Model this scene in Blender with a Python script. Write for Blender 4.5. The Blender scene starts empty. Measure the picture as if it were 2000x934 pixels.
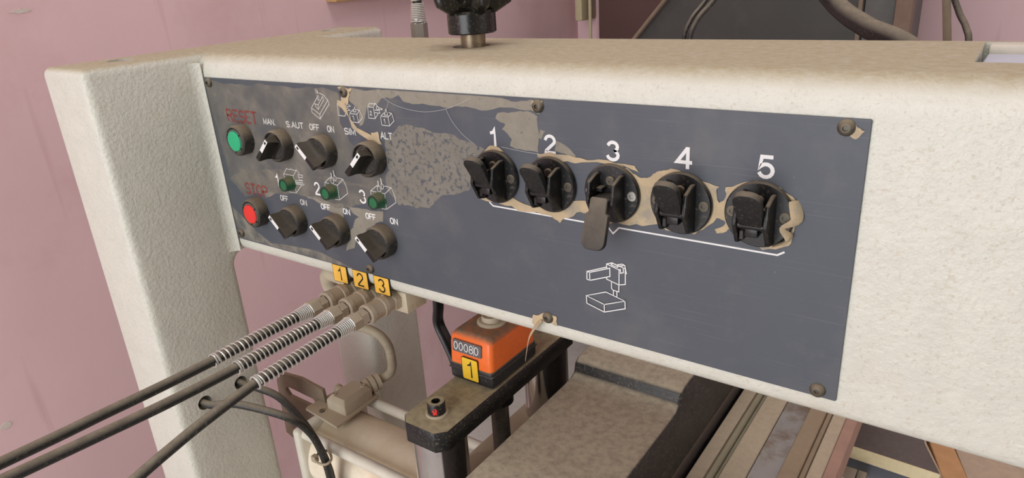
import bpy, bmesh, math, random
from mathutils import Vector, Matrix
PI = math.pi
C = bpy.context.scene.collection
K = .001                                   # all measures below are in millimetres

# ------------------------------------------------------------------ camera
cd = bpy.data.cameras.new('camera')
cam = bpy.data.objects.new('camera', cd); C.objects.link(cam)
cd.sensor_width = 36.0; cd.lens = 24.484; cd.clip_start = .01; cd.clip_end = 50
RX, RY, RZ = (.81589404,.16495349,-.55417259), (.57501353,-.33198754,.74775912), (-.06063292,-.92874895,-.36571715)
cam.matrix_world = Matrix(((RX[0],-RX[1],-RX[2],.65702623),(RY[0],-RY[1],-RY[2],-.39247066),(RZ[0],-RZ[1],-RZ[2],.08474766),(0,0,0,1)))
bpy.context.scene.camera = cam

# ------------------------------------------------------------------ light
w = bpy.data.worlds.new('world'); bpy.context.scene.world = w; w.use_nodes = True
w.node_tree.nodes['Background'].inputs[0].default_value = (.93,.97,1,1)
w.node_tree.nodes['Background'].inputs[1].default_value = 1.0
def area(name, loc, rot, sx, sy, power, col):
    l = bpy.data.lights.new(name, 'AREA'); l.shape = 'RECTANGLE'; l.size = sx; l.size_y = sy; l.energy = power; l.color = col
    o = bpy.data.objects.new(name, l); C.objects.link(o); o.location = loc; o.rotation_euler = rot; return o
area('daylight_doorway', (.3,-2.66,.28), (math.radians(90),0,0), 1.7, 2.5, 52, (.97,.985,1))
area('fill_light_right', (3.36,.2,.5), (math.radians(90),0,math.radians(90)), 1.6, 1.4, 9, (.98,.99,1))  # added fill from the right to brighten the left wall; no window there
area('fill_light_top', (.5,.1,1.93), (0,0,0), 1.5, 0.6, 14, (1,.985,.95))  # added overhead fill that lifts the upward faces, not a real lamp
vs = bpy.context.scene.view_settings
vs.view_transform = 'Standard'; vs.look = 'None'; vs.gamma = 1; vs.use_curve_mapping = False; vs.exposure = -0.1

# ------------------------------------------------------------------ materials
def lin(c):
    return tuple((v/255/12.92 if v/255 <= .04045 else ((v/255+.055)/1.055)**2.4) for v in c)
DUST = (176,163,132)
def mat(name, col, rough=.5, metal=0, dust=0, dustcol=DUST, bump=None, vary=.08, vscale=60, alpha=None, spots=None, streak=None, spec=.5, dlow=.35, dhigh=.85, coat=0):
    """procedural Principled material: colour variation, settled dust on upward faces, fine relief"""
    m = bpy.data.materials.new(name); m.use_nodes = True
    nt = m.node_tree; N = nt.nodes; Lk = nt.links; b = N['Principled BSDF']
    tc = N.new('ShaderNodeTexCoord')
    def noise(scale, detail=4, rough_=.6):
        n = N.new('ShaderNodeTexNoise'); n.inputs['Scale'].default_value = scale; n.inputs['Detail'].default_value = detail; n.inputs['Roughness'].default_value = rough_
        Lk.new(tc.outputs['Object'], n.inputs['Vector']); return n
    def ramp(src, a, b_, ca=(0,0,0,1), cb=(1,1,1,1)):
        r = N.new('ShaderNodeValToRGB'); r.color_ramp.elements[0].position = a; r.color_ramp.elements[1].position = b_
        r.color_ramp.elements[0].color = ca; r.color_ramp.elements[1].color = cb; Lk.new(src, r.inputs[0]); return r
    def mix(fac, a, b_):
        x = N.new('ShaderNodeMix'); x.data_type = 'RGBA'
        if isinstance(fac, (int, float)): x.inputs[0].default_value = fac
        else: Lk.new(fac, x.inputs[0])
        for s, v in ((6, a), (7, b_)):
            if isinstance(v, tuple): x.inputs[s].default_value = (*v[:3], 1)
            else: Lk.new(v, x.inputs[s])
        return x.outputs[2]
    def math_(op, a, b_):
        x = N.new('ShaderNodeMath'); x.operation = op
        for s, v in ((0, a), (1, b_)):
            if isinstance(v, (int, float)): x.inputs[s].default_value = v
            else: Lk.new(v, x.inputs[s])
        x.use_clamp = True; return x.outputs[0]
    base = lin(col)
    n1 = noise(vscale)
    c = mix(ramp(n1.outputs[0], .3, .7).outputs[0], tuple(v*(1-vary) for v in base), tuple(min(1, v*(1+vary)) for v in base))
    if spots:                                   # wear, stains or specks: (colour, scale, low, high, strength)
        for sc_, scale, lo, hi, st in spots:
            f = ramp(noise(scale, 5, .65).outputs[0], lo, hi).outputs[0]
            c = mix(math_('MULTIPLY', f, st), c, lin(sc_))
    if streak:                                  # faint vertical drips: (colour, strength)
        mp = N.new('ShaderNodeMapping'); mp.inputs['Scale'].default_value = streak[2] if len(streak) > 2 else (26,26,1.6); Lk.new(tc.outputs['Object'], mp.inputs[0])
        sn = noise(1, 3, .5); Lk.new(mp.outputs[0], sn.inputs['Vector'])
        c = mix(math_('MULTIPLY', ramp(sn.outputs[0], .62, .74).outputs[0], streak[1]), c, lin(streak[0]))
    if dust:
        g = N.new('ShaderNodeNewGeometry'); sp = N.new('ShaderNodeSeparateXYZ'); Lk.new(g.outputs['Normal'], sp.inputs[0])
        up = ramp(sp.outputs[2], dlow, dhigh).outputs[0]
        nz = ramp(noise(140, 6, .7).outputs[0], .25, .6, (.55,.55,.55,1)).outputs[0]
        thin = math_('MULTIPLY', ramp(noise(420, 3).outputs[0], .56, .72).outputs[0], .35*min(1, dust))
        f = math_('MAXIMUM', math_('MULTIPLY', math_('MULTIPLY', up, nz), dust), thin)
        c = mix(f, c, lin(dustcol))
        rr = N.new('ShaderNodeMapRange'); Lk.new(f, rr.inputs[0]); rr.inputs[3].default_value = rough; rr.inputs[4].default_value = .95
        Lk.new(rr.outputs[0], b.inputs['Roughness'])
        if metal:
            mm_ = N.new('ShaderNodeMapRange'); Lk.new(f, mm_.inputs[0]); mm_.inputs[3].default_value = metal; mm_.inputs[4].default_value = 0
            Lk.new(mm_.outputs[0], b.inputs['Metallic'])
    else:
        b.inputs['Roughness'].default_value = rough; b.inputs['Metallic'].default_value = metal
    Lk.new(c, b.inputs['Base Color'])
    b.inputs['Specular IOR Level'].default_value = spec
    if coat: b.inputs['Coat Weight'].default_value = coat
    if bump:                                     # (scale, strength, distance in metres)
        bn = N.new('ShaderNodeBump'); bn.inputs['Strength'].default_value = bump[1]; bn.inputs['Distance'].default_value = bump[2]
        Lk.new(noise(bump[0], 3, .5).outputs[0], bn.inputs['Height']); Lk.new(bn.outputs[0], b.inputs['Normal'])
    if alpha:                                    # torn, speckled film: (scale, low, high, max)
        f = ramp(noise(alpha[0], 4, .6).outputs[0], alpha[1], alpha[2]).outputs[0]
        Lk.new(math_('MULTIPLY', f, alpha[3]), b.inputs['Alpha'])
    return m
M = dict(
 cream = mat('cream_hammered_paint', (213,212,200), .42, dust=.95, bump=(300,.6,.0016), vary=.04, dlow=.5, dhigh=.95, spots=[((186,166,128),7,.58,.8,.4),((150,135,108),45,.74,.82,.35)]),
 cream_plain = mat('cream_paint', (222,216,200), .45, vary=.06, bump=(200,.2,.001)),
 plate = mat('slate_blue_panel', (77,82,90), .5, vary=.06, vscale=14, spots=[((112,110,105),22,.54,.78,.4),((150,147,140),300,.67,.74,.55),((106,105,102),7,.52,.66,.35)], streak=((116,118,120),.4,(9,9,800)), bump=(500,.06,.0003)),
 film = mat('dull_dusty_film', (156,149,135), .9, vary=.1, vscale=90, spots=[((96,96,98),230,.6,.68,.7)], alpha=(45,.24,.36,.82)),
 film_speck = mat('blistered_film', (152,146,134), .9, vary=.1, vscale=60, alpha=(230,.38,.47,.62)),
 film_thin = mat('thin_dusty_film', (156,149,136), .9, vary=.1, vscale=50, alpha=(60,.3,.6,.7)),
 haze = mat('grey_film_haze', (140,134,124), .9, vary=.1, vscale=40, alpha=(28,.25,.65,.75)),
 tan = mat('torn_tan_film', (190,170,138), .85, vary=.12, vscale=70, spots=[((150,144,134),45,.5,.66,.8)], alpha=(38,.26,.34,1), bump=(160,.5,.001)),
 ink = mat('white_print', (232,232,230), .6, vary=.03),
 ink_dull = mat('worn_white_print', (205,203,198), .7, vary=.06),
 red_ink = mat('faded_red_print', (142,58,52), .8, vary=.15, vscale=300, alpha=(330,.36,.52,.9)),
 black = mat('black_plastic', (18,18,19), .38, dust=.75, dustcol=(132,120,100), bump=(700,.12,.0004), vary=.15),
 black_clean = mat('black_plastic_clean', (22,22,23), .32, dust=.25, dustcol=(120,110,95), vary=.15),
 black_dusty = mat('black_plastic_dusty', (38,37,36), .6, dust=1.0, dustcol=(122,112,98), bump=(600,.2,.0006), vary=.2, dlow=-.3, dhigh=.7),
 lever = mat('lever_plastic', (22,22,23), .5, dust=.9, dustcol=(120,110,95), bump=(600,.15,.0005), vary=.15, dlow=.1, dhigh=.8),
 handle = mat('handle_plastic', (17,17,17), .3, dust=.45, dustcol=(118,106,88), vary=.2, dlow=.1, dhigh=.8, spots=[((70,64,55),90,.55,.75,.5)]),
 collar = mat('dusty_collar', (44,42,39), .55, dust=.95, dustcol=(140,126,105), bump=(700,.25,.0005), vary=.15, dlow=.05, dhigh=.8, spots=[((120,108,90),190,.6,.7,.6)]),
 green = mat('green_lens', (38,176,122), .35, vary=.05, coat=.3), red = mat('red_lens', (232,50,44), .35, vary=.05, coat=.3),
 lens_rim = mat('clear_lens_rim', (92,98,92), .35, vary=.2),
 lamp_green = mat('dark_green_lens', (26,92,58), .3, dust=.8, dustcol=(150,140,105), vary=.15, dlow=.0, dhigh=.75, coat=.2),
 lamp_face = mat('dark_green_lens_face', (24,104,62), .35, vary=.1),
 lamp_rim = mat('dark_green_rim', (18,52,36), .4, vary=.1),
 white = mat('white_marker', (235,235,232), .5, vary=.02),
 steel = mat('zinc_steel', (168,165,158), .35, .9, vary=.08, dust=.35),
 screw = mat('dusty_screw', (92,86,76), .45, .6, dust=.8, dustcol=(150,135,110), dlow=.0, dhigh=.8),
 dark = mat('dark_recess', (14,13,12), .8, vary=.1),
 chrome = mat('chromed_column', (205,203,203), .14, 1.0, vary=.05, spots=[((120,112,105),40,.6,.8,.5)]),
 blacksteel = mat('blackened_steel', (34,34,35), .36, .3, dust=.97, bump=(220,.25,.0006), vary=.15, dlow=.6, dhigh=.95),
 blackgloss = mat('black_gloss_casting', (18,19,18), .25, dust=.42, bump=(120,.2,.001), vary=.2, dlow=.6, dhigh=.95, spots=[((120,120,118),420,.7,.78,.3)]),
 bronze = mat('dirty_spindle', (142,128,108), .35, .75, vary=.15, vscale=150, spots=[((80,68,52),160,.55,.7,.6)]),
 orange = mat('orange_plastic', (250,118,46), .32, dust=.97, dustcol=(122,108,88), bump=(900,.05,.0004), vary=.04, dlow=.45, dhigh=.8),
 rubber = mat('black_rubber_seal', (32,33,36), .5, dust=.5, vary=.15),
 yellow = mat('yellow_sticker', (244,200,52), .45, vary=.05), amber = mat('amber_sticker', (245,192,78), .45, vary=.06, vscale=150),
 print_black = mat('black_print', (18,16,14), .6, vary=.05),
 digit_window = mat('digit_wheel', (92,92,94), .35, vary=.12, coat=.5),
 hose = mat('black_rubber_hose', (30,30,29), .45, dust=.95, dustcol=(146,136,118), bump=(500,.1,.0004), vary=.2, dlow=.2, dhigh=1.0),
 spring = mat('spring_wire', (214,212,205), .3, .45, vary=.08),
 coupling = mat('dusty_nickel_coupling', (186,174,156), .4, .5, dust=.85, dustcol=(172,157,134), bump=(400,.1,.0004), vary=.1, dlow=.0, dhigh=.8),
 knurl = mat('knurled_nickel', (190,178,160), .4, .5, dust=.7, dustcol=(172,157,134), bump=(900,.9,.0009), vary=.15),
 zinc_block = mat('dirty_cream_block', (205,193,168), .6, dust=.7, vary=.08, spots=[((150,125,90),40,.55,.75,.6)]),
 dust_top = mat('dust_covered_black', (40,39,38), .45, dust=1.0, dustcol=(184,172,150), bump=(300,.35,.0008), vary=.2, dlow=.55, dhigh=.9, spots=[((64,58,50),30,.5,.7,.6)]),
 rail_dust = mat('dusty_aluminium', (160,148,130), .7, .1, dust=.95, dustcol=(198,183,158), bump=(300,.3,.0006), vary=.08),
 rail_green = mat('grey_green_strip', (160,156,136), .55, .2, dust=.4, vary=.08, bump=(120,.3,.0006)),
 rail_shiny = mat('rubbed_steel_strip', (168,166,162), .42, .15, dust=.0, vary=.15, vscale=18, spots=[((128,112,92),14,.5,.62,.85)]),
 rail_brown = mat('brown_dusty_strip', (150,132,110), .8, 0, dust=.6, dustcol=(172,154,128), vary=.1, bump=(160,.5,.001)),
 rail_pink = mat('pinkish_edge_strip', (176,142,126), .8, vary=.08),
 dusty_grey = mat('dusty_grey_part', (184,172,150), .7, dust=.85, dustcol=(188,172,146), vary=.1, bump=(200,.2,.0006)),
 dusty_brown = mat('dusty_brown_part', (132,118,100), .8, dust=.8, dustcol=(160,144,120), vary=.12),
 cable_grey = mat('dusty_grey_cable', (168,156,134), .65, dust=.6, vary=.1),
 cyl = mat('dusty_cream_casing', (242,230,208), .6, dust=.75, dustcol=(226,211,182), vary=.1, spots=[((206,160,104),16,.5,.75,.6)]),
 pink = mat('pink_wall_paint', (234,200,204), .75, streak=((196,152,152),.5), vary=.04, vscale=3, spots=[((206,166,162),5,.52,.78,.5),((170,130,124),40,.7,.78,.4)], bump=(60,.12,.002)),
 plaster = mat('chipped_plaster', (214,204,194), .9, vary=.1),
 ceil = mat('ceiling_paint', (205,203,196), .9, vary=.03, vscale=3),
 grey_wall = mat('grey_plaster', (216,215,210), .9, vary=.05, vscale=4),
 concrete = mat('concrete_floor', (196,193,187), .85, vary=.12, vscale=8, bump=(60,.3,.004)),
 cabinet = mat('dark_grey_sheet', (66,66,63), .55, vary=.12, vscale=10, spots=[((92,86,80),9,.52,.75,.5)]),
 cabinet_grey = mat('grey_sheet', (96,97,94), .55, vary=.1),
 brown_post = mat('brown_painted_post', (128,106,92), .7, vary=.08),
 conduit = mat('cream_conduit', (196,184,150), .6, vary=.06),
 shadow_panel = mat('wall_shade_purple', (96,70,66), .8, vary=.12, vscale=6),  # pink back wall in shade, with the shadow put into the colour
 wood = mat('pale_wood', (190,150,100), .6, vary=.15, vscale=25),
 laminate = mat('dark_laminate', (106,98,94), .6, vary=.12, vscale=120),
 cream_edge = mat('cream_edge_band', (242,226,182), .6, vary=.06, vscale=160),
 orange_wood = mat('orange_brown_wood', (198,152,106), .6, vary=.12, vscale=40),
 brown_board = mat('dusty_brown_board', (188,168,146), .8, vary=.1, vscale=90),
 blue_grey = mat('blue_grey_sheet', (205,210,224), .6, 0, vary=.15, vscale=12),
)

# ------------------------------------------------------------------ helpers
def finish(bm, name, m, parent=None, smooth=35, loc=None):
    me = bpy.data.meshes.new(name)
    bmesh.ops.recalc_face_normals(bm, faces=bm.faces[:])
    bm.to_mesh(me); bm.free()
    me.materials.append(M[m] if isinstance(m, str) else m)
    if smooth:
        me.shade_smooth(); me.set_sharp_from_angle(angle=math.radians(smooth))
    o = bpy.data.objects.new(name, me); C.objects.link(o)
    if parent: o.parent = parent
    if loc: o.location = Vector(loc)*K
    return o
def thing(name, label, cat, loc=(0,0,0), group=None):
    o = bpy.data.objects.new(name, None); C.objects.link(o); o.empty_display_size = .02
    o.location = Vector(loc)*K; o['label'] = label; o['category'] = cat
    if group: o['group'] = group
    return o
def tag(o, label, cat, group=None):
    o['label'] = label; o['category'] = cat
    if group: o['group'] = group
    return o
def copy_tree(o, parent=None):
    c = o.copy(); C.objects.link(c); c.parent = parent
    for ch in list(o.children): copy_tree(ch, c)
    return c
def box(bm, x0, x1, y0, y1, z0, z1, bev=0, seg=2):
    r = bmesh.ops.create_cube(bm, size=1)['verts']
    for v in r: v.co = Vector(((x0+x1)/2+v.co.x*(x1-x0), (y0+y1)/2+v.co.y*(y1-y0), (z0+z1)/2+v.co.z*(z1-z0)))*K
    if bev:
        es = list({e for v in r for e in v.link_edges})
        bmesh.ops.bevel(bm, geom=es, offset=bev*K, segments=seg, profile=.5, affect='EDGES')
    return bm
def frame_of(axis):
    a = Vector(axis).normalized(); t = Vector((0,0,1)) if abs(a.z) < .9 else Vector((1,0,0))
    u = t.cross(a).normalized(); return a, u, a.cross(u)
def lathe(bm, prof, origin=(0,0,0), axis=(0,-1,0), n=40, twist=0):
    """prof: (radius, distance along axis); ends with radius 0 are closed"""
    a, u, v = frame_of(axis); O = Vector(origin); rings = []
    for r, d in prof:
        if r <= 0: rings.append([bm.verts.new((O+a*d)*K)])
        else: rings.append([bm.verts.new((O+a*d+(u*math.cos(2*PI*i/n+twist)+v*math.sin(2*PI*i/n+twist))*r)*K) for i in range(n)])
    for A, B in zip(rings, rings[1:]):
        if len(A) == 1 and len(B) == 1: continue
        for i in range(n):
            j = (i+1) % n
            if len(A) == 1: bm.faces.new((A[0], B[i], B[j]))
            elif len(B) == 1: bm.faces.new((A[i], A[j], B[0]))
            else: bm.faces.new((A[i], A[j], B[j], B[i]))
    return bm
def rod(bm, p0, p1, r, n=24, bev=0):
    d = Vector(p1)-Vector(p0); L = d.length
    pr = [(0,0),(r-bev,0)]+([(r,bev),(r,L-bev)] if bev else [(r,L)])+([(r-bev,L)] if bev else [])+[(0,L)]
    return lathe(bm, pr if bev else [(0,0),(r,0),(r,L),(0,L)], p0, d, n)
def smooth_path(pts, per=8):
    P = [Vector(p) for p in pts]; out = []
    for i in range(len(P)-1):
        a, b, c, d = P[max(i-1,0)], P[i], P[i+1], P[min(i+2,len(P)-1)]
        for k in range(per):
            t = k/per
            out.append(.5*((2*b)+(c-a)*t+(2*a-5*b+4*c-d)*t*t+(3*b-a-3*c+d)*t**3))
    out.append(P[-1]); return out
def tube(bm, pts, r, n=12, per=8, smooth=True, flat=1.0):
    P = smooth_path(pts, per) if smooth else [Vector(p) for p in pts]
    rings = []; up = None
    for i, p in enumerate(P):
        d = (P[min(i+1,len(P)-1)]-P[max(i-1,0)]).normalized()
        if up is None: up = frame_of(d)[1]
        u = (up-d*up.dot(d)).normalized(); up = u; v = d.cross(u)
        rr = r(i/(len(P)-1)) if callable(r) else r
        rings.append([bm.verts.new((p+(u*math.cos(2*PI*k/n)+v*math.sin(2*PI*k/n)*flat)*rr)*K) for k in range(n)])
    for A, B in zip(rings, rings[1:]):
        for k in range(n): bm.faces.new((A[k], A[(k+1)%n], B[(k+1)%n], B[k]))
    bm.faces.new(rings[0]); bm.faces.new(rings[-1]); return bm
def prism(bm, poly, ax, d0, d1, bev=0, seg=2):
    """polygon in the plane normal to ax ('x': (y,z), 'y': (x,z), 'z': (x,y)) extruded from d0 to d1"""
    def pt(p, d): return Vector({'x': (d,p[0],p[1]), 'y': (p[0],d,p[1]), 'z': (p[0],p[1],d)}[ax])*K
    A = [bm.verts.new(pt(p, d0)) for p in poly]; B = [bm.verts.new(pt(p, d1)) for p in poly]
    fs = [bm.faces.new(A), bm.faces.new(B[::-1])]; n = len(poly)
    for i in range(n): fs.append(bm.faces.new((A[i], A[(i+1)%n], B[(i+1)%n], B[i])))
    if bev:
        bmesh.ops.recalc_face_normals(bm, faces=fs)
        es = [e for e in {e for f in fs for e in f.edges} if e.calc_face_angle(0) > .5]
        bmesh.ops.bevel(bm, geom=es, offset=bev*K, segments=seg, profile=.5, affect='EDGES')
    return bm
def arc(cx, cy, r, a0, a1, n=6):
    return [(cx+r*math.cos(math.radians(a0+(a1-a0)*i/n)), cy+r*math.sin(math.radians(a0+(a1-a0)*i/n))) for i in range(n+1)]
def rrect(x0, x1, y0, y1, r, n=4):
    return arc(x1-r,y1-r,r,0,90,n)+arc(x0+r,y1-r,r,90,180,n)+arc(x0+r,y0+r,r,180,270,n)+arc(x1-r,y0+r,r,270,360,n)
def strokes(bm, lines, width, y, th=.08):
    """flat printed strokes on a plane facing -Y: mitred ribbons"""
    h = width/2
    for q_, ln in enumerate(lines):
        y -= .07 if q_ else 0
        closed = len(ln) > 2 and (Vector(ln[0])-Vector(ln[-1])).length < 1e-4
        P = [Vector(p) for p in (ln[:-1] if closed else ln)]
        P = [p for i, p in enumerate(P) if i == 0 or (p-P[i-1]).length > 1e-4]
        n = len(P); L_, R_ = [], []
        for i, p in enumerate(P):
            a = P[i-1] if (i or closed) else None; b = P[(i+1) % n] if (i < n-1 or closed) else None
            d1 = (p-a).normalized() if a is not None else None; d2 = (b-p).normalized() if b is not None else None
            if d1 is None: d1 = d2
            if d2 is None: d2 = d1
            n1 = Vector((-d1.y, d1.x)); n2 = Vector((-d2.y, d2.x)); m = n1+n2
            m = n1 if m.length < .3 else m.normalized(); s = h/max(.45, m.dot(n1))
            q = p.copy()
            if a is None: q = p-d2*h*.5
            if b is None: q = p+d1*h*.5
            L_.append(q+m*s); R_.append(q-m*s)
        V = [[bm.verts.new(Vector((q.x, y, q.y))*K) for q in S] for S in (L_, R_)]
        for i in range(n if closed else n-1):
            j = (i+1) % n
            try: bm.faces.new((V[0][i], V[0][j], V[1][j], V[1][i]))
            except ValueError: pass
    return bm
def torn(poly, seed, depth=3, amp=.22, flat_top=False):
    rnd = random.Random(seed); P = [Vector(p) for p in poly]
    for k in range(depth):
        Q = []
        for i, p in enumerate(P):
            q = P[(i+1) % len(P)]; d = q-p; Q.append(p)
            if d.length > .7: Q.append((p+q)/2+Vector((-d.y, d.x))*rnd.uniform(-amp, amp))
        P = Q
    if flat_top: P = [Vector((p.x, min(p.y, -.7-.05*rnd.random()))) for p in P]
    def side(a, b_, c): return (b_-a).x*(c-a).y-(b_-a).y*(c-a).x
    n = len(P)                                   # keep the outline from crossing itself
    for i in range(n):
        a, b_ = P[i], P[(i+1) % n]
        for j in range(i+2, n):
            if (j+1) % n == i: continue
            c, d = P[j], P[(j+1) % n]
            if side(a,b_,c)*side(a,b_,d) < 0 and side(c,d,a)*side(c,d,b_) < 0:
                return torn(poly, seed, depth, amp*.6, flat_top) if amp > .005 else [Vector(p) for p in poly]
    return P
def film(bm, poly, y, thick=0, wave=0, seed=1):
    rnd = random.Random(seed)
    vs_ = [bm.verts.new(Vector((p.x, y-(rnd.random()*wave), p.y))*K) for p in poly]
    f = bm.faces.new(vs_); f.normal_update()
    if thick:
        r = bmesh.ops.extrude_face_region(bm, geom=[f])['geom']
        for v in r:
            if isinstance(v, bmesh.types.BMVert): v.co.y += thick*K
    bmesh.ops.triangulate(bm, faces=[f for f in bm.faces if len(f.verts) > 4])
    return bm
# stroke letters in a unit box (width given), used for all printed words and numbers
def A_(cx, cy, rx, rz, a0, a1, n=10):
    return [(cx+rx*math.cos(math.radians(a0+(a1-a0)*i/n)), cy+rz*math.sin(math.radians(a0+(a1-a0)*i/n))) for i in range(n+1)]
G = {
 'R': (.56, [[(0,0),(0,1),(.3,1)]+A_(.3,.76,.24,.24,90,-90)+[(0,.52)], [(.28,.52),(.56,0)]]), 'E': (.5, [[(.5,0),(0,0),(0,1),(.5,1)],[(0,.52),(.44,.52)]]),
 'S': (.54, [A_(.27,.74,.26,.26,30,270)+A_(.27,.25,.27,.25,90,-150)]), 'T': (.56, [[(0,1),(.56,1)],[(.28,1),(.28,0)]]),
 'M': (.62, [[(0,0),(0,1),(.31,.15),(.62,1),(.62,0)]]), 'A': (.6, [[(0,0),(.3,1),(.6,0)],[(.1,.34),(.5,.34)]]), 'N': (.54, [[(0,0),(0,1),(.54,0),(.54,1)]]),
 'U': (.54, [[(0,1),(0,.27)]+A_(.27,.27,.27,.27,180,360)+[(.54,1)]]), 'O': (.58, [A_(.29,.5,.29,.5,0,360,20)]), 'F': (.48, [[(0,0),(0,1),(.48,1)],[(0,.52),(.42,.52)]]),
 'I': (.06, [[(.03,0),(.03,1)]]), 'L': (.46, [[(0,1),(0,0),(.46,0)]]), 'P': (.54, [[(0,0),(0,1),(.3,1)]+A_(.3,.74,.24,.26,90,-90)+[(0,.48)]]), '.': (.1, [[(.04,0),(.06,.04)]]), ' ': (.2, []),
 '0': (.5, [A_(.25,.5,.25,.5,0,360,20)]), '1': (.3, [[(0,.76),(.16,.8),(.26,1),(.26,0)]]),
 '2': (.56, [A_(.28,.72,.27,.28,170,-25,9)+[(.04,.1),(.02,0),(.56,0)]]), '3': (.56, [A_(.27,.75,.25,.25,160,-80,9)+A_(.27,.26,.28,.26,75,-165,10)]),
 '4': (.62, [[(.46,0),(.46,.98)],[(.5,1.0),(.42,1.0),(0,.3),(.62,.3)]]), '5': (.56, [[(.5,1),(.1,1),(.04,.48)]+A_(.28,.32,.27,.32,130,-155,11)]), '8': (.54, [A_(.27,.75,.22,.25,0,360,16), A_(.27,.26,.27,.26,0,360,16)]),
}
def words(bm, text, x, z, h, stroke, y, width=None, gap=.17):
    adv = [G[c][0] for c in text]; tot = sum(adv)+gap*(len(text)-1)
    sx = (width/h)/tot if width else 1.0; cx = 0
    for c, a in zip(text, adv):
        strokes(bm, [[(x+(cx+p[0])*h*sx, z+p[1]*h) for p in l] for l in G[c][1]], stroke, y); cx += a+gap
    return bm
def boolean(o, cutters):
    """cut holes for good, then drop the cutters"""
    for c in cutters:
        md = o.modifiers.new('cut', 'BOOLEAN'); md.operation = 'DIFFERENCE'; md.solver = 'EXACT'; md.object = c
    bpy.context.view_layer.update()
    ev = o.evaluated_get(bpy.context.evaluated_depsgraph_get()); me = bpy.data.meshes.new_from_object(ev)
    o.modifiers.clear(); old = o.data; o.data = me; me.shade_smooth(); me.set_sharp_from_angle(angle=math.radians(35))
    for c in cutters: bpy.data.objects.remove(c, do_unlink=True)
    bpy.data.meshes.remove(old); return o
def BM(): return bmesh.new()
def structure(o): o['kind'] = 'structure'; return o
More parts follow.
